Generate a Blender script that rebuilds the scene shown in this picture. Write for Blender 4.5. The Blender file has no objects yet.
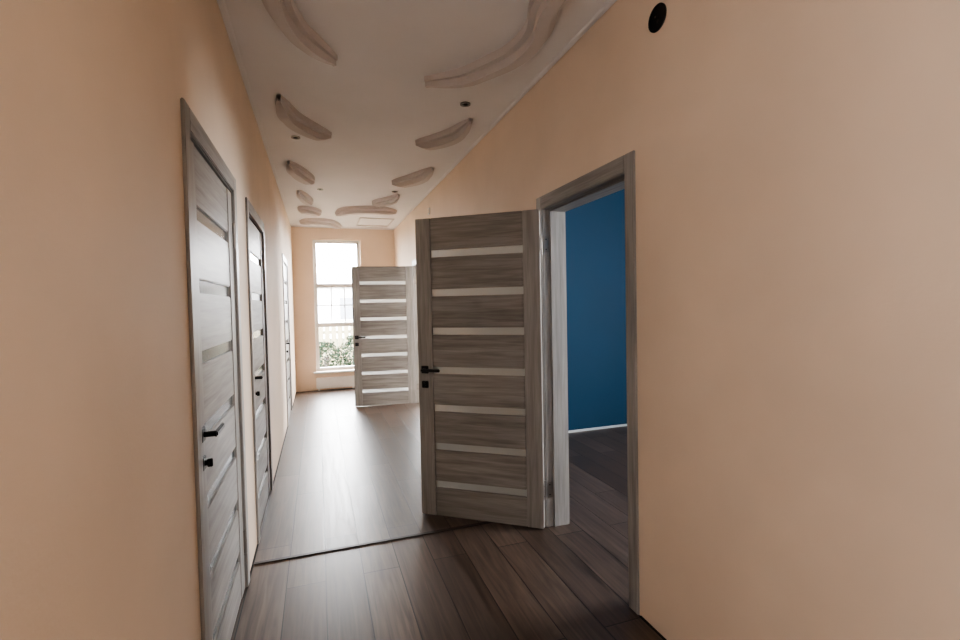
import bpy, bmesh, math, random
from mathutils import Matrix, Vector
random.seed(4)
sc = bpy.context.scene
COL = sc.collection

# ------------------------------------------------------------------ materials
def new_mat(name):
    m = bpy.data.materials.new(name); m.use_nodes = True
    nt = m.node_tree; b = nt.nodes["Principled BSDF"]
    return m, nt, b
def N(nt, t, **kw):
    n = nt.nodes.new(t)
    for k, v in kw.items(): setattr(n, k, v)
    return n
def coords(nt, scale=(1,1,1), rot=(0,0,0)):
    tc = N(nt, "ShaderNodeTexCoord"); mp = N(nt, "ShaderNodeMapping")
    mp.inputs["Scale"].default_value = scale; mp.inputs["Rotation"].default_value = rot
    nt.links.new(tc.outputs["Object"], mp.inputs["Vector"])
    return mp.outputs["Vector"]
def plaster(name, col, rough=0.75, bump=0.12, var=0.06, scale=90):
    m, nt, b = new_mat(name)
    v = coords(nt)
    n1 = N(nt, "ShaderNodeTexNoise"); n1.inputs["Scale"].default_value = 1.6; n1.inputs["Detail"].default_value = 4
    n2 = N(nt, "ShaderNodeTexNoise"); n2.inputs["Scale"].default_value = scale; n2.inputs["Detail"].default_value = 5
    nt.links.new(v, n1.inputs["Vector"]); nt.links.new(v, n2.inputs["Vector"])
    r = N(nt, "ShaderNodeValToRGB")
    r.color_ramp.elements[0].position = 0.3; r.color_ramp.elements[1].position = 0.7
    r.color_ramp.elements[0].color = tuple(c*(1-var) for c in col)+(1,)
    r.color_ramp.elements[1].color = tuple(min(1,c*(1+var)) for c in col)+(1,)
    nt.links.new(n1.outputs["Fac"], r.inputs["Fac"]); nt.links.new(r.outputs["Color"], b.inputs["Base Color"])
    bp = N(nt, "ShaderNodeBump"); bp.inputs["Strength"].default_value = bump; bp.inputs["Distance"].default_value = 0.004
    nt.links.new(n2.outputs["Fac"], bp.inputs["Height"]); nt.links.new(bp.outputs["Normal"], b.inputs["Normal"])
    b.inputs["Roughness"].default_value = rough
    return m
def simple(name, col, rough=0.5, metal=0.0):
    m, nt, b = new_mat(name)
    v = coords(nt); n = N(nt, "ShaderNodeTexNoise"); n.inputs["Scale"].default_value = 25
    nt.links.new(v, n.inputs["Vector"])
    mx = N(nt, "ShaderNodeMix"); mx.data_type = 'RGBA'
    mx.inputs["A"].default_value = tuple(c*0.93 for c in col)+(1,); mx.inputs["B"].default_value = tuple(col)+(1,)
    nt.links.new(n.outputs["Fac"], mx.inputs["Factor"]); nt.links.new(mx.outputs["Result"], b.inputs["Base Color"])
    b.inputs["Roughness"].default_value = rough; b.inputs["Metallic"].default_value = metal
    return m
def wood(name, along, dark, light, rough=0.42):
    m, nt, b = new_mat(name)
    s = {'x': (2.2, 34, 34), 'z': (34, 34, 2.2)}[along]
    s2 = {'x': (6, 190, 190), 'z': (190, 190, 6)}[along]
    s3 = {'x': (0.5, 3.9, 3.9), 'z': (5, 5, 0.5)}[along]
    out = []
    for sca, det in ((s, 6), (s2, 3), (s3, 2)):
        v = coords(nt, sca); n = N(nt, "ShaderNodeTexNoise"); n.inputs["Scale"].default_value = 1.0
        n.inputs["Detail"].default_value = det; n.inputs["Distortion"].default_value = 0.6
        nt.links.new(v, n.inputs["Vector"]); out.append(n.outputs["Fac"])
    a = N(nt, "ShaderNodeMath", operation='MULTIPLY'); a.inputs[1].default_value = 0.5
    c = N(nt, "ShaderNodeMath", operation='MULTIPLY_ADD'); c.inputs[1].default_value = 0.25
    d = N(nt, "ShaderNodeMath", operation='MULTIPLY_ADD'); d.inputs[1].default_value = 0.3
    nt.links.new(out[0], a.inputs[0]); nt.links.new(out[1], c.inputs[0]); nt.links.new(a.outputs[0], c.inputs[2])
    nt.links.new(out[2], d.inputs[0]); nt.links.new(c.outputs[0], d.inputs[2])
    r = N(nt, "ShaderNodeValToRGB"); e = r.color_ramp.elements
    e[0].position = 0.36; e[1].position = 0.68; e[0].color = dark+(1,); e[1].color = light+(1,)
    nt.links.new(d.outputs[0], r.inputs["Fac"]); nt.links.new(r.outputs["Color"], b.inputs["Base Color"])
    bp = N(nt, "ShaderNodeBump"); bp.inputs["Strength"].default_value = 0.10; bp.inputs["Distance"].default_value = 0.002
    nt.links.new(d.outputs[0], bp.inputs["Height"]); nt.links.new(bp.outputs["Normal"], b.inputs["Normal"])
    b.inputs["Roughness"].default_value = rough
    return m
def laminate(name):
    m, nt, b = new_mat(name)
    v = coords(nt, (1,1,1), (0,0,math.radians(90)))
    br = N(nt, "ShaderNodeTexBrick"); br.offset = 0.37
    br.inputs["Scale"].default_value = 1.0; br.inputs["Brick Width"].default_value = 1.29
    br.inputs["Row Height"].default_value = 0.192; br.inputs["Mortar Size"].default_value = 0.0030
    br.inputs["Mortar Smooth"].default_value = 0.1; br.inputs["Bias"].default_value = 0.0
    br.inputs["Color1"].default_value = (0.058,0.039,0.030,1); br.inputs["Color2"].default_value = (0.108,0.077,0.060,1)
    br.inputs["Mortar"].default_value = (0.008,0.006,0.005,1)
    nt.links.new(v, br.inputs["Vector"])
    v2 = coords(nt, (30,1.8,1)); n = N(nt, "ShaderNodeTexNoise"); n.inputs["Scale"].default_value = 1; n.inputs["Detail"].default_value = 7
    n.inputs["Distortion"].default_value = 1.2
    nt.links.new(v2, n.inputs["Vector"])
    r = N(nt, "ShaderNodeValToRGB"); r.color_ramp.elements[0].position=.3; r.color_ramp.elements[1].position=.72
    r.color_ramp.elements[0].color=(.5,.49,.48,1); r.color_ramp.elements[1].color=(1.4,1.4,1.4,1)
    nt.links.new(n.outputs["Fac"], r.inputs["Fac"])
    mx = N(nt, "ShaderNodeMix"); mx.data_type='RGBA'; mx.blend_type='MULTIPLY'; mx.inputs["Factor"].default_value = 1
    nt.links.new(br.outputs["Color"], mx.inputs["A"]); nt.links.new(r.outputs["Color"], mx.inputs["B"])
    nt.links.new(mx.outputs["Result"], b.inputs["Base Color"])
    rr = N(nt, "ShaderNodeMapRange"); rr.inputs["To Min"].default_value = 0.28; rr.inputs["To Max"].default_value = 0.48
    nt.links.new(n.outputs["Fac"], rr.inputs["Value"]); nt.links.new(rr.outputs["Result"], b.inputs["Roughness"])
    b.inputs["Specular IOR Level"].default_value = 0.65
    bp = N(nt, "ShaderNodeBump"); bp.inputs["Strength"].default_value = 0.6; bp.inputs["Distance"].default_value = 0.002
    inv = N(nt, "ShaderNodeMath", operation='SUBTRACT'); inv.inputs[0].default_value = 1
    nt.links.new(br.outputs["Fac"], inv.inputs[1]); nt.links.new(inv.outputs[0], bp.inputs["Height"])
    nt.links.new(bp.outputs["Normal"], b.inputs["Normal"])
    return m
def frosted(name, backed=False):
    m, nt, b = new_mat(name); nt.nodes.remove(b)
    out = nt.nodes["Material Output"]
    gl = N(nt, "ShaderNodeBsdfGlossy"); gl.inputs["Roughness"].default_value = 0.18
    n = N(nt, "ShaderNodeTexNoise"); n.inputs["Scale"].default_value = 120
    mr = N(nt, "ShaderNodeMapRange"); mr.inputs["To Min"].default_value = .10; mr.inputs["To Max"].default_value = .20
    nt.links.new(n.outputs["Fac"], mr.inputs["Value"]); nt.links.new(mr.outputs["Result"], gl.inputs["Roughness"])
    m1 = N(nt, "ShaderNodeMixShader"); m2 = N(nt, "ShaderNodeMixShader")
    fr = N(nt, "ShaderNodeFresnel"); fr.inputs["IOR"].default_value = 1.7 if backed else 1.5
    if backed:
        a = N(nt, "ShaderNodeBsdfDiffuse"); a.inputs["Color"].default_value = (0.13,0.14,0.145,1)
        m1.inputs[0].default_value = 0.0; bb = a
    else:
        a = N(nt, "ShaderNodeBsdfTranslucent"); a.inputs["Color"].default_value = (0.93,0.99,1.0,1)
        bb = N(nt, "ShaderNodeBsdfRefraction"); bb.inputs["IOR"].default_value = 1.02; bb.inputs["Roughness"].default_value = 0.22
        bb.inputs["Color"].default_value = (0.98,0.99,0.99,1)
        m1.inputs[0].default_value = 0.5
    nt.links.new(a.outputs[0], m1.inputs[1]); nt.links.new(bb.outputs[0], m1.inputs[2])
    nt.links.new(fr.outputs[0], m2.inputs[0]); nt.links.new(m1.outputs[0], m2.inputs[1]); nt.links.new(gl.outputs[0], m2.inputs[2])
    nt.links.new(m2.outputs[0], out.inputs[0])
    return m
def clearglass(name):
    m, nt, b = new_mat(name); nt.nodes.remove(b)
    out = nt.nodes["Material Output"]
    tr = N(nt, "ShaderNodeBsdfTransparent"); gl = N(nt, "ShaderNodeBsdfGlossy"); gl.inputs["Roughness"].default_value = 0.02
    m2 = N(nt, "ShaderNodeMixShader"); m2.inputs[0].default_value = 0.06
    nt.links.new(tr.outputs[0], m2.inputs[1]); nt.links.new(gl.outputs[0], m2.inputs[2]); nt.links.new(m2.outputs[0], out.inputs[0])
    return m

M_wall = plaster("peach_wall_paint", (0.76,0.615,0.485))
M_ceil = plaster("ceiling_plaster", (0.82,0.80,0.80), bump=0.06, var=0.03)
M_rel_shade = plaster("relief_plaster_shade_tint", (0.64,0.59,0.57), bump=0.06, var=0.03)  # darker pinkish tone puts the relief's shading into its colour
M_blue = plaster("blue_wall_paint", (0.001,0.045,0.098), var=0.04)
M_room = plaster("cream_wall_paint", (0.75,0.70,0.64))
M_floor = laminate("grey_oak_laminate")
M_wh = wood("grey_wood_horizontal", 'x', (0.150,0.138,0.128), (0.345,0.33,0.31))
M_wv = wood("grey_wood_vertical", 'z', (0.20,0.188,0.176), (0.375,0.36,0.34))
M_fr = frosted("frosted_glass")
M_fr2 = frosted("frosted_glass_backed", True)
M_blk = simple("black_metal", (0.012,0.012,0.013), 0.35, 0.6)
M_steel = simple("hinge_steel", (0.30,0.28,0.26), 0.35, 0.9)
M_dark = simple("dark_gap", (0.015,0.013,0.012), 0.9)
M_pvc = simple("white_pvc", (0.82,0.82,0.82), 0.35)
M_white = simple("white_filler", (0.7,0.72,0.72), 0.7)
M_glass = clearglass("window_glass")
M_edge = simple("strip_brown", (0.03,0.021,0.017), 0.5)

# ------------------------------------------------------------------ mesh helpers
class MB:
    def __init__(s): s.bm = bmesh.new(); s.mats = []
    def mi(s, m):
        if m not in s.mats: s.mats.append(m)
        return s.mats.index(m)
    def box(s, x0,x1,y0,y1,z0,z1, m, bev=0.0):
        t = bmesh.new()
        bmesh.ops.create_cube(t, size=1)
        for v in t.verts:
            v.co = Vector(((x0+x1)/2+v.co.x*(x1-x0), (y0+y1)/2+v.co.y*(y1-y0), (z0+z1)/2+v.co.z*(z1-z0)))
        if bev > 0: bmesh.ops.bevel(t, geom=t.edges[:], offset=bev, segments=2, affect='EDGES')
        s.merge(t, m)
    def cyl(s, c, r, d, axis, m, seg=24, r2=None):
        t = bmesh.new()
        bmesh.ops.create_cone(t, cap_ends=True, segments=seg, radius1=r, radius2=r if r2 is None else r2, depth=d)
        R = {'x': Matrix.Rotation(math.pi/2,4,'Y'), 'y': Matrix.Rotation(math.pi/2,4,'X'), 'z': Matrix.Identity(4)}[axis]
        bmesh.ops.transform(t, matrix=Matrix.Translation(c) @ R, verts=t.verts)
        s.merge(t, m, smooth=True)
    def ring(s, c, ri, ro, h, axis, m, seg=32):
        t = bmesh.new(); R = {'x': Matrix.Rotation(math.pi/2,4,'Y'), 'y': Matrix.Rotation(math.pi/2,4,'X'), 'z': Matrix.Identity(4)}[axis]
        prof = [(ri,-h/2),(ri,h/2),(ro*0.97,h/2),(ro,h/2*0.6),(ro,-h/2)]
        rows = []
        for i in range(seg):
            a = 2*math.pi*i/seg
            rows.append([t.verts.new((p[0]*math.cos(a), p[0]*math.sin(a), p[1])) for p in prof])
        for i in range(seg):
            A, B = rows[i], rows[(i+1)%seg]
            for j in range(5):
                t.faces.new((A[j], B[j], B[(j+1)%5], A[(j+1)%5]))
        bmesh.ops.recalc_face_normals(t, faces=t.faces)
        bmesh.ops.transform(t, matrix=Matrix.Translation(c) @ R, verts=t.verts)
        s.merge(t, m)
    def merge(s, t, m, smooth=False):
        i = s.mi(m); me = bpy.data.meshes.new("tmp")
        for f in t.faces: f.material_index = i; f.smooth = False
        t.to_mesh(me); t.free()
        s.bm.from_mesh(me); bpy.data.meshes.remove(me)
    def obj(s, name, parent=None, loc=(0,0,0), rz=0):
        me = bpy.data.meshes.new(name); s.bm.to_mesh(me); s.bm.free()
        for m in s.mats: me.materials.append(m)
        o = bpy.data.objects.new(name, me); COL.objects.link(o)
        o.location = loc; o.rotation_euler = (0,0,rz)
        if parent: o.parent = parent
        return o
def empty(name, loc, rz=0):
    o = bpy.data.objects.new(name, None); COL.objects.link(o); o.location = loc; o.rotation_euler = (0,0,rz)
    o.empty_display_size = 0.1
    return o

CH = 2.832
XL, XR, T = -0.39, 1.35, 0.14
YE, YB = 8.70, -2.8

def wall(name, axis, c0, c1, a0, a1, mat, openings=(), z0=0, z1=CH, mb=None):
    own = mb is None
    if own: mb = MB()
    def B(s0,s1,zz0,zz1):
        if s1-s0 < 1e-4 or zz1-zz0 < 1e-4: return
        if axis == 'y': mb.box(c0,c1,s0,s1,zz0,zz1,mat)
        else: mb.box(s0,s1,c0,c1,zz0,zz1,mat)
    cur = a0
    for (o0,o1,oz0,oz1) in sorted(openings):
        B(cur,o0,z0,z1); B(o0,o1,z0,oz0); B(o0,o1,oz1,z1); cur = o1
    B(cur,a1,z0,z1)
    return mb.obj(name) if own else mb

LT = 2.012
HO = LT+0.035
J = 0.03
R1 = (1.853, 2.700); R2 = (6.05, 6.92)
L1 = (1.80, 2.66); L2 = (3.21, 4.03); L3 = (6.27, 7.13)

wall("wall_right", 'y', XR, XR+T, YB, YE, M_wall,
     [(R1[0]-J, R1[1]+J, 0, HO), (R2[0]-J, R2[1]+J, 0, HO)])
FILL_SW = (-2.0,-1.3,1.15,2.0)       # added unseen window behind the camera, lights the near right wall
mb = wall("", 'y', XL-0.09, XL, YB, YE, M_wall,
     [FILL_SW]+[(d[0]-J, d[1]+J, 0, HO) for d in (L1,L2,L3)], mb=MB())
wall("", 'y', XL-0.15, XL-0.09, YB, YE, M_dark, [FILL_SW], mb=mb)  # added dark backing, keeps sky light out behind the closed doors
mb.obj("wall_left")
WX0, WX1, WZ0, WZ1 = -0.05, 0.745, 0.325, 2.62
wall("wall_end", 'x', YE, YE+0.3, XL-0.15, 5.3, M_wall, [(WX0,WX1,WZ0,WZ1),(1.9,4.3,0.6,2.5)])
wall("wall_back", 'x', YB-0.3, YB, XL-0.15, XR+T, M_wall)
BX = 5.0; BY0, BY1 = 0.2, 4.62
wall("wall_blue_room_far", 'x', BY1, BY1+0.12, XR+T, BX, M_blue)
wall("wall_blue_room_near", 'x', BY0-0.12, BY0, XR+T, BX, M_blue)
wall("wall_blue_room_outer", 'y', BX, BX+0.3, BY0-0.12, YE, M_blue, [(0.7,2.1,0.9,2.3),(5.4,7.8,0.6,2.5)])
wall("wall_blue_room_inner", 'y', XR+T, XR+T+0.01, BY0, BY1, M_blue, [(R1[0]-J, R1[1]+J, 0, HO)])
mb = MB(); mb.box(XR+T+0.012, BX, BY1-0.012, BY1-0.0005, 0.0, 0.022, M_white); mb.obj("baseboard_blue_room")
mb = MB()
mb.box(XR+T+.01, BX-.011, BY1+0.12, BY1+0.13, 0, CH, M_room)
mb.obj("wall_second_room_near")

mb = MB(); mb.box(XL-0.15, BX+0.3, YB-0.3, YE+0.3, -0.2, 0, M_floor); mb.obj("floor")
mb = MB(); mb.box(XL-0.15, BX+0.3, YB-0.3, YE+0.3, CH, CH+0.2, M_ceil); mb.obj("ceiling")
mb = MB(); mb.box(XL+0.012, XR-0.012, 2.883, 2.908, 0, 0.007, M_edge, 0.002); mb.obj("trim_floor_transition")
mb = MB()
for (a,b) in ((YB,L1[0]-.08),(L1[1]+.08,L2[0]-.08),(L2[1]+.08,L3[0]-.08),(L3[1]+.08,YE)):
    mb.box(XL, XL+0.010, a, b, 0, 0.004, M_dark)
for (a,b) in ((YB,R1[0]-.08),(R1[1]+.08,R2[0]-.08),(R2[1]+.08,YE)):
    mb.box(XR-0.010, XR, a, b, 0, 0.004, M_dark)
mb.obj("trim_floor_gap")
mb = MB()
mb.box(XL, XL+0.03, YB, YE, CH-0.014, CH, M_ceil, 0.004)
mb.box(XR-0.03, XR, YB, YE, CH-0.014, CH, M_ceil, 0.004)
mb.box(XL+.03, XR-.03, YE-0.03, YE, CH-0.014, CH, M_ceil, 0.004)
mb.obj("trim_ceiling_cornice")

# ------------------------------------------------------------------ doors
SZ = [1.775,1.515,1.258,0.995,0.740,0.480,0.222]
def build_door(root, w, side_handle, leaf_angle, depth, both_casings=True, open_leaf=True):
    mb = MB(); cw = 0.072
    faces = [(-0.012, -0.0005)]
    if both_casings: faces.append((depth+0.0005, depth+0.012))
    CT = 2.098
    for y0,y1 in faces:
        mb.box(-cw, -0.003, y0, y1, 0.001, CT, M_wv, 0.003)
        mb.box(w+0.003, w+cw, y0, y1, 0.001, CT, M_wv, 0.003)
        mb.box(-0.003, w+0.003, y0, y1, LT+0.008, CT, M_wh, 0.003)
    mb.obj("casing", root)
    mb = MB()
    e = 0.0008
    mb.box(-J+e, -0.003, 0.0, depth, 0.001, HO-e, M_wv)
    mb.box(w+0.003, w+J-e, 0.0, depth, 0.001, HO-e, M_wv)
    mb.box(-0.003, w+0.003, 0.0, depth, LT+0.006, HO-e, M_wh)
    if both_casings:
        mb.box(-0.003, 0.012, 0.046, depth, 0.001, LT+.006, M_wv, 0.001)
        mb.box(w-0.012, w+0.003, 0.046, depth, 0.001, LT+.006, M_wv, 0.001)
        mb.box(0.012, w-0.012, 0.046, depth, LT-.006, LT+.006, M_wh, 0.001)
    mb.obj("jamb", root)
    piv = empty("leaf_pivot", (0,-0.016 if open_leaf else 0.002,0), leaf_angle); piv.parent = root
    mb = MB(); st = 0.108; th = 0.04; g = 0.002
    z0, z1 = 0.008, LT
    mb.box(g, st, 0, th, z0, z1, M_wv, 0.0025)
    mb.box(w-st, w-g, 0, th, z0, z1, M_wv, 0.0025)
    gh = 0.024
    edges = [z1] + sum([[s+gh, s-gh] for s in SZ], []) + [z0]
    for i in range(0, len(edges), 2):
        mb.box(st+0.001, w-st-0.001, 0.003, th-0.003, edges[i+1], edges[i], M_wh, 0.004)
    gd = 0.003 if open_leaf else 0.008
    for s in SZ:
        mb.box(st, w-st, th/2-gd, th/2+gd, s-gh, s+gh, M_fr if open_leaf else M_fr2)
    mb.obj("leaf", piv)
    mb = MB()
    hx = w-0.052 if side_handle == 'far' else 0.052
    sg = -1 if side_handle == 'far' else 1
    for fy, d in ((0,-1),(th,1)):
        if not open_leaf and d == 1: continue
        def bx(xa,xb,da,db,za,zb,b):
            ya, yb = fy+d*da, fy+d*db
            mb.box(min(xa,xb),max(xa,xb),min(ya,yb),max(ya,yb),za,zb,M_blk,b)
        bx(hx-0.026,hx+0.026,0.0,0.008,0.974,1.026,0.003)
        mb.cyl((hx, fy+d*0.025, 1.0), 0.010, 0.04, 'y', M_blk)
        bx(hx-sg*0.011, hx+sg*0.125, 0.040, 0.052, 0.990, 1.010, 0.004)
        bx(hx-0.024,hx+0.024,0.0,0.008,0.876,0.924,0.003)
        mb.cyl((hx, fy+d*0.014, 0.90), 0.009, 0.014, 'y', M_blk)
        bx(hx-0.004,hx+0.004,0.014,0.032,0.886,0.914,0.002)
    if side_handle == 'far': mb.box(w-g-0.0005, w-g+0.001, 0.009, 0.031, 0.87, 1.06, M_blk)
    mb.obj("handle", piv)
    mb = MB(); xh = -0.001 if side_handle == 'far' else w+0.001
    for z in (1.80, 0.24):
        mb.cyl((xh, -0.006, z), 0.007, 0.11, 'z', M_steel, 16)
        mb.cyl((xh, -0.006, z+0.059), 0.0085, 0.006, 'z', M_steel, 16)
        mb.cyl((xh, -0.006, z-0.059), 0.0085, 0.006, 'z', M_steel, 16)
        if open_leaf:
            mb.box(0.0, 0.0025, 0.001, 0.033, z-0.05, z+0.05, M_steel)
            for q in (-0.032, 0.032): mb.cyl((-0.0002, 0.017, z+q), 0.004, 0.001, 'x', M_blk, 12)
    mb.obj("hinges", piv)
    if open_leaf:
        mb = MB()
        for z in (1.80, 0.24):
            mb.box(-0.0035, -0.001, 0.004, 0.04, z-0.05, z+0.05, M_steel)
            for q in (-0.032, 0.032): mb.cyl((-0.0008, 0.02, z+q), 0.004, 0.001, 'x', M_blk, 12)
        mb.obj("hinge_plates", root)

d = empty("door_1", (XR, R1[1], 0), -math.pi/2); build_door(d, R1[1]-R1[0], 'far', math.radians(-127), T+0.01)
d = empty("door_2", (XR, R2[1], 0), -math.pi/2); build_door(d, R2[1]-R2[0], 'far', math.radians(-97), T)
for i,L in enumerate((L1,L2,L3)):
    d = empty("door_%d"%(i+3), (XL, L[0], 0), math.pi/2)
    build_door(d, L[1]-L[0], 'near', 0, 0.088, False, False)

# ------------------------------------------------------------------ windows
def window(name, axis, c, a0, a1, z0, z1, trans=(), vert=(), bars=None, h=0.035):
    mb = MB(); f = 0.055
    def B(s0,s1,zz0,zz1,m=M_pvc,hh=h,b=0.004):
        if axis == 'x': mb.box(s0,s1,c-hh,c+hh,zz0,zz1,m,b)
        else: mb.box(c-hh,c+hh,s0,s1,zz0,zz1,m,b)
    e = 0.001
    B(a0+e,a0+f,z0+e,z1-e); B(a1-f,a1-e,z0+e,z1-e); B(a0+f,a1-f,z0+e,z0+f); B(a0+f,a1-f,z1-f,z1-e)
    for t in trans: B(a0+f,a1-f,t-0.035,t+0.035)
    for t in vert: B(t-0.035,t+0.035,z0+f,z1-f, hh=h-0.002)
    if bars:
        for (s0,s1,q0,q1,nx,nz) in bars:
            for i in range(1,nx): 
                s = s0+(s1-s0)*i/nx; B(s-0.009,s+0.009,q0,q1,hh=0.010,b=0.002)
            for i in range(1,nz):
                q = q0+(q1-q0)*i/nz; B(s0,s1,q-0.009,q+0.009,hh=0.009,b=0.002)
    B(a0+f-0.004,a1-f+0.004,z0+f-0.004,z1-f+0.004,M_glass,0.003,0)
    return mb.obj(name)
window("window_1", 'x', YE+0.13, WX0, WX1, WZ0, WZ1, trans=(1.82,1.13), bars=[(WX0+.055,WX1-.055,1.165,1.785,3,2)])
window("window_2", 'x', YE+0.13, 1.9, 4.3, 0.6, 2.5, vert=(3.1,))
window("window_3", 'y', BX+0.13, 0.7, 2.1, 0.9, 2.3, vert=(1.4,))
window("added_fill_window", 'y', XL-0.09, *FILL_SW)  # added for fill light, out of view
window("window_5", 'y', BX+0.13, 5.4, 7.8, 0.6, 2.5, vert=(6.6,))
mb = MB(); mb.box(WX0-0.05, WX1+0.05, YE-0.07, YE+0.09, WZ0-0.03, WZ0-0.002, M_pvc, 0.006)
mb.obj("window_sill")
mb = MB()
mb.box(-0.06, 0.60, YE-0.095, YE-0.015, 0.04, 0.22, M_pvc, 0.008)
for i in range(30):
    x = -0.045+i*0.0215
    mb.box(x, x+0.010, YE-0.086, YE-0.03, 0.219, 0.227, M_pvc)
mb.box(-0.03,0.0,YE-0.07,YE-0.03,0.0,0.045,M_pvc); mb.box(0.54,0.57,YE-0.07,YE-0.03,0.0,0.045,M_pvc)
mb.obj("convector_radiator")

# ------------------------------------------------------------------ ceiling relief
def catmull(P, n=12):
    P = [Vector(p) for p in P]; P = [2*P[0]-P[1]] + P + [2*P[-1]-P[-2]]; out = []
    for i in range(1, len(P)-2):
        for k in range(n):
            t = k/n; a,b,c,dd = P[i-1],P[i],P[i+1],P[i+2]
            out.append(0.5*((2*b)+(c-a)*t+(2*a-5*b+4*c-dd)*t*t+(3*b-a-3*c+dd)*t**3))
    out.append(P[-2]); return out
def relief(mb, pts, w, flip=1, ex=0.5, dp=1.0):
    dp *= 1.35
    C = catmull([(p[0],p[1]) for p in pts]); n = len(C)
    prof = [(-1.0,0.004),(-0.985,-0.040),(-0.50,-0.042),(-0.485,-0.082),(0.40,-0.082),(0.415,-0.045),(0.94,-0.042),(0.955,0.004)]
    rows = []
    i_m = mb.mi(M_rel_shade)
    for i,p in enumerate(C):
        t = i/(n-1)
        tan = (C[min(i+1,n-1)]-C[max(i-1,0)]).normalized(); nor = Vector((-tan.y, tan.x))*flip
        k = (math.sin(math.pi*min(max(t,0.015),0.985)))**ex
        rows.append([mb.bm.verts.new((p.x+nor.x*a*w*k, p.y+nor.y*a*w*k, CH+ (b*dp*min(1,0.35+k*0.9) if b<0 else b))) for a,b in prof])
    for i in range(n-1):
        for j in range(len(prof)-1):
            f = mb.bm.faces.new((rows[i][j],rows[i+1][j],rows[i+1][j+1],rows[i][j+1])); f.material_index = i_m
mb = MB()
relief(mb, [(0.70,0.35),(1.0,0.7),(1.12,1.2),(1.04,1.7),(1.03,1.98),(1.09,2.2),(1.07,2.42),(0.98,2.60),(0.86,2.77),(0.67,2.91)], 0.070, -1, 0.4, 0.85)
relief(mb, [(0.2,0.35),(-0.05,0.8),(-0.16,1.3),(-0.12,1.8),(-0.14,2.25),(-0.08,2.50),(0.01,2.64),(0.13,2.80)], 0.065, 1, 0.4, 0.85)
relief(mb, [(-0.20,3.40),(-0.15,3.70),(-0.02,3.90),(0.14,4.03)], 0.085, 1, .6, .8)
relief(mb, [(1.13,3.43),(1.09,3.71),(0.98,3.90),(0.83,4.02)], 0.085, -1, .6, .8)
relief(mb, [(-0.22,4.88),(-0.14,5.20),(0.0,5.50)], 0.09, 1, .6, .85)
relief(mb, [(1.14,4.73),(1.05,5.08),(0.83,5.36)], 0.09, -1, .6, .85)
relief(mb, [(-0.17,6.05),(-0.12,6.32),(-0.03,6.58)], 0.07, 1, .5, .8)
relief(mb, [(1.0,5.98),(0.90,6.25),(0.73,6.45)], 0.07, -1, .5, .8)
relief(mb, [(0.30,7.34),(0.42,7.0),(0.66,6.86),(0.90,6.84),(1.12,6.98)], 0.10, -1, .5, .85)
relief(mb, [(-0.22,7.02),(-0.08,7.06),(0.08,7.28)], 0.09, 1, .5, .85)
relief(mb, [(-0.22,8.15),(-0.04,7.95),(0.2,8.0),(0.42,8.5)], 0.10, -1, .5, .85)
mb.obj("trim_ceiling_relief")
mb = MB()
hx0,hx1,hy0,hy1 = 0.66,1.2,7.65,8.35
for (a,b,c,dd) in ((hx0,hx1,hy0,hy0+.02),(hx0,hx1,hy1-.02,hy1),(hx0,hx0+.02,hy0+.02,hy1-.02),(hx1-.02,hx1,hy0+.02,hy1-.02)):
    mb.box(a,b,c,dd,CH-0.016,CH,M_rel_shade,0.002)
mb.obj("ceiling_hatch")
def spot(x,y):
    mb = MB()
    mb.ring((x,y,CH-0.004), 0.024, 0.036, 0.008, 'z', M_steel)
    mb.cyl((x,y,CH-0.002), 0.0245, 0.003, 'z', M_blk)
    mb.cyl((x,y,CH-0.006), 0.012, 0.01, 'z', M_blk, 16)
    mb.obj("recessed_spotlight")
for p in ((1.015,3.20),(-0.13,4.20),(0.07,5.95),(0.93,5.85)): spot(*p)

mb = MB()
mb.ring((XR-0.003,1.63,2.585), 0.047, 0.053, 0.006, 'x', M_dark, 40)
mb.cyl((XR-0.001,1.63,2.585), 0.0475, 0.002, 'x', M_blk, 40)  # flat black disc paints the dark inside of the hole
mb.cyl((XR-0.003,1.627,2.57), 0.006, 0.006, 'x', M_edge, 12)
mb.cyl((XR-0.003,1.642,2.595), 0.004, 0.006, 'x', M_steel, 12)
mb.obj("vent_opening")
mb = MB()
mb.box(XR-0.012, XR, 5.78, 5.86, 2.565, 2.645, M_pvc, 0.003)
mb.box(XR-0.014, XR-0.011, 5.795, 5.845, 2.58, 2.63, M_wall, 0.001)
mb.obj("junction_box")

# ------------------------------------------------------------------ outside
def leafmat(name, c1, c2):
    m, nt, b = new_mat(name); v = coords(nt); n = N(nt,"ShaderNodeTexNoise"); n.inputs["Scale"].default_value = 6
    r = N(nt,"ShaderNodeValToRGB"); r.color_ramp.elements[0].position=.35; r.color_ramp.elements[1].position=.65
    r.color_ramp.elements[0].color = c1+(1,); r.color_ramp.elements[1].color = c2+(1,)
    nt.links.new(v,n.inputs["Vector"]); nt.links.new(n.outputs["Fac"], r.inputs["Fac"]); nt.links.new(r.outputs["Color"], b.inputs["Base Color"])
    b.inputs["Roughness"].default_value = 0.9; b.inputs["Specular IOR Level"].default_value = 0.05; return m
M_g1 = leafmat("foliage_green", (0.006,0.012,0.009), (0.016,0.028,0.015))
M_grass = leafmat("grass", (0.03,0.04,0.02), (0.10,0.09,0.06))
M_fence = simple("fence_paint", (0.16,0.14,0.085), 0.7)
M_house = simple("house_render", (0.5,0.5,0.5), 0.8); M_roof = simple("roof_tile", (0.30,0.29,0.30), 0.8)
M_hw = simple("house_window", (0.12,0.13,0.15), 0.4)
mb = MB(); mb.box(-30,30,YE+0.31,60,-0.5,-0.3,M_grass); mb.obj("ground_outside")
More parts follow.
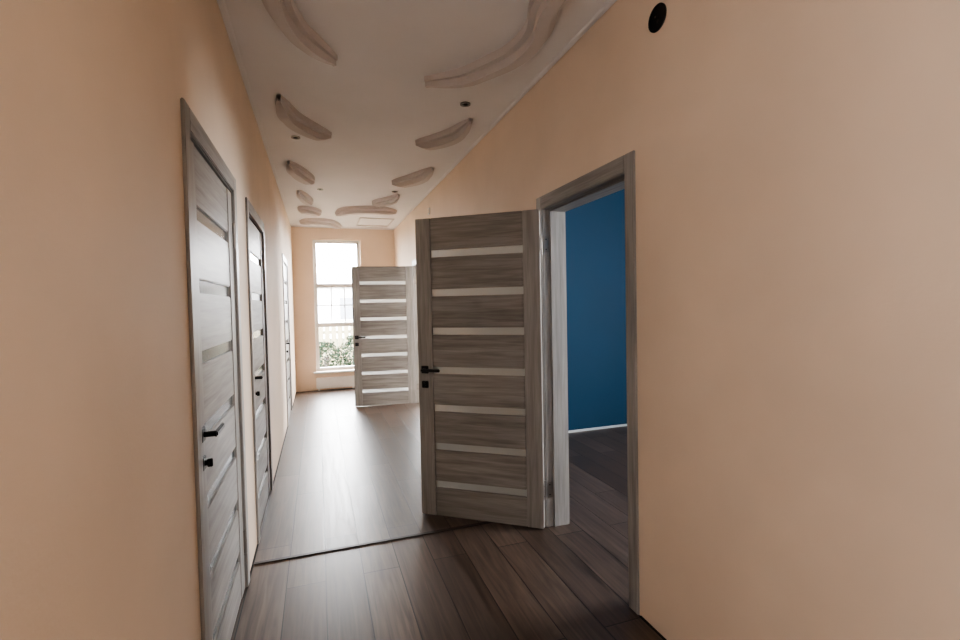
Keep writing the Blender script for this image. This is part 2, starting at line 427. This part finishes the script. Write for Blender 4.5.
def bush(x,y,r,h):
    mb = MB(); i = mb.mi(M_g1)
    for k in range(1500):
        th = random.random()*2*math.pi; u = random.random(); rr = r*(0.45+0.55*random.random())
        z = -0.3+h*u; q = rr*math.sin(math.pi*min(0.95,0.15+u*0.85))**0.6
        c = Vector((q*math.cos(th), q*math.sin(th), z)); s = 0.035
        a = Vector([random.uniform(-1,1) for _ in range(3)]).normalized()*s; b = Vector([random.uniform(-1,1) for _ in range(3)]).normalized()*s*.6
        vs = [mb.bm.verts.new(c+p) for p in (-a, b, a, -b)]
        f = mb.bm.faces.new(vs); f.material_index = i
    for k in range(6):
        mb.cyl((0.04*math.cos(k),0.04*math.sin(k),-0.3+h*0.35), 0.012, h*0.7, 'z', M_edge, 8)
    mb.obj("garden_bush", loc=(x,y,0))
bush(0.15,10.6,0.5,1.0); bush(0.75,10.8,0.5,1.1); bush(-0.4,11.0,0.5,1.1); bush(1.4,11.2,0.55,1.15)
mb = MB()
for i in range(60):
    mb.box(-4+i*0.16, -4+i*0.16+0.12, 13, 13.03, -0.3, 1.05, M_fence, 0.005)
mb.box(-4,5.6,13.03,13.07,0.0,0.08,M_fence); mb.box(-4,5.6,13.03,13.07,0.75,0.83,M_fence)
mb.obj("garden_fence")
mb = MB(); mb.box(-3,6,28,34,-0.3,2.6,M_house)
t = bmesh.new(); vs = [t.verts.new(p) for p in ((-3.4,27.6,2.6),(6.4,27.6,2.6),(6.4,34.4,2.6),(-3.4,34.4,2.6),(-2,31,3.6),(5,31,3.6))]
for f in ((0,1,5,4),(2,3,4,5),(0,4,3),(1,2,5),(0,3,2,1)): t.faces.new([vs[k] for k in f])
mb.merge(t, M_roof)
for x in (-1.5,1.2,3.8): mb.box(x,x+1.1,27.95,28.0,0.8,2.0,M_hw)
mb.obj("neighbour_house")

# ------------------------------------------------------------------ world + portals
w = bpy.data.worlds.new("overcast_sky"); sc.world = w; w.use_nodes = True
bg = w.node_tree.nodes["Background"]; bg.inputs["Color"].default_value = (0.97,0.98,1.0,1); bg.inputs["Strength"].default_value = 66.0
def portal(name, loc, rot, sx, sy):
    l = bpy.data.lights.new(name, 'AREA'); l.shape = 'RECTANGLE'; l.size = sx; l.size_y = sy; l.cycles.is_portal = True
    o = bpy.data.objects.new(name, l); COL.objects.link(o); o.location = loc; o.rotation_euler = rot
portal("sky_portal_1", ((WX0+WX1)/2, YE+0.2, (WZ0+WZ1)/2), (math.radians(-90),0,0), WX1-WX0, WZ1-WZ0)
portal("sky_portal_2", (3.1, YE+0.2, 1.55), (math.radians(-90),0,0), 2.4, 1.9)
portal("sky_portal_3", (BX+0.2, 1.4, 1.6), (0,math.radians(90),0), 1.4, 1.4)
portal("added_fill_portal", (XL-0.14, (FILL_SW[0]+FILL_SW[1])/2, (FILL_SW[2]+FILL_SW[3])/2), (0,math.radians(-90),0), FILL_SW[3]-FILL_SW[2], FILL_SW[1]-FILL_SW[0])  # sky light through the added fill opening
portal("sky_portal_5", (BX+0.2, 6.6, 1.55), (0,math.radians(90),0), 1.9, 2.4)

# ------------------------------------------------------------------ camera
cam = bpy.data.cameras.new("camera"); co = bpy.data.objects.new("camera", cam); COL.objects.link(co)
cam.sensor_width = 36; cam.lens = 475/960*36; cam.clip_start = 0.03
psi = math.atan(162/475); dl = math.atan(15/475); rho = 0.02
F = Vector((math.sin(psi)*math.cos(dl), math.cos(psi)*math.cos(dl), -math.sin(dl)))
R0 = Vector((math.cos(psi), -math.sin(psi), 0)); U0 = R0.cross(F)
R = math.cos(rho)*R0 - math.sin(rho)*U0; U = math.cos(rho)*U0 + math.sin(rho)*R0
mtx = Matrix((R, U, -F)).transposed().to_4x4(); mtx.translation = Vector((0,0,1.428))
co.matrix_world = mtx
sc.camera = co
sc.view_settings.view_transform = 'AgX'
sc.view_settings.look = 'AgX - Medium High Contrast'
sc.view_settings.exposure = 0.03
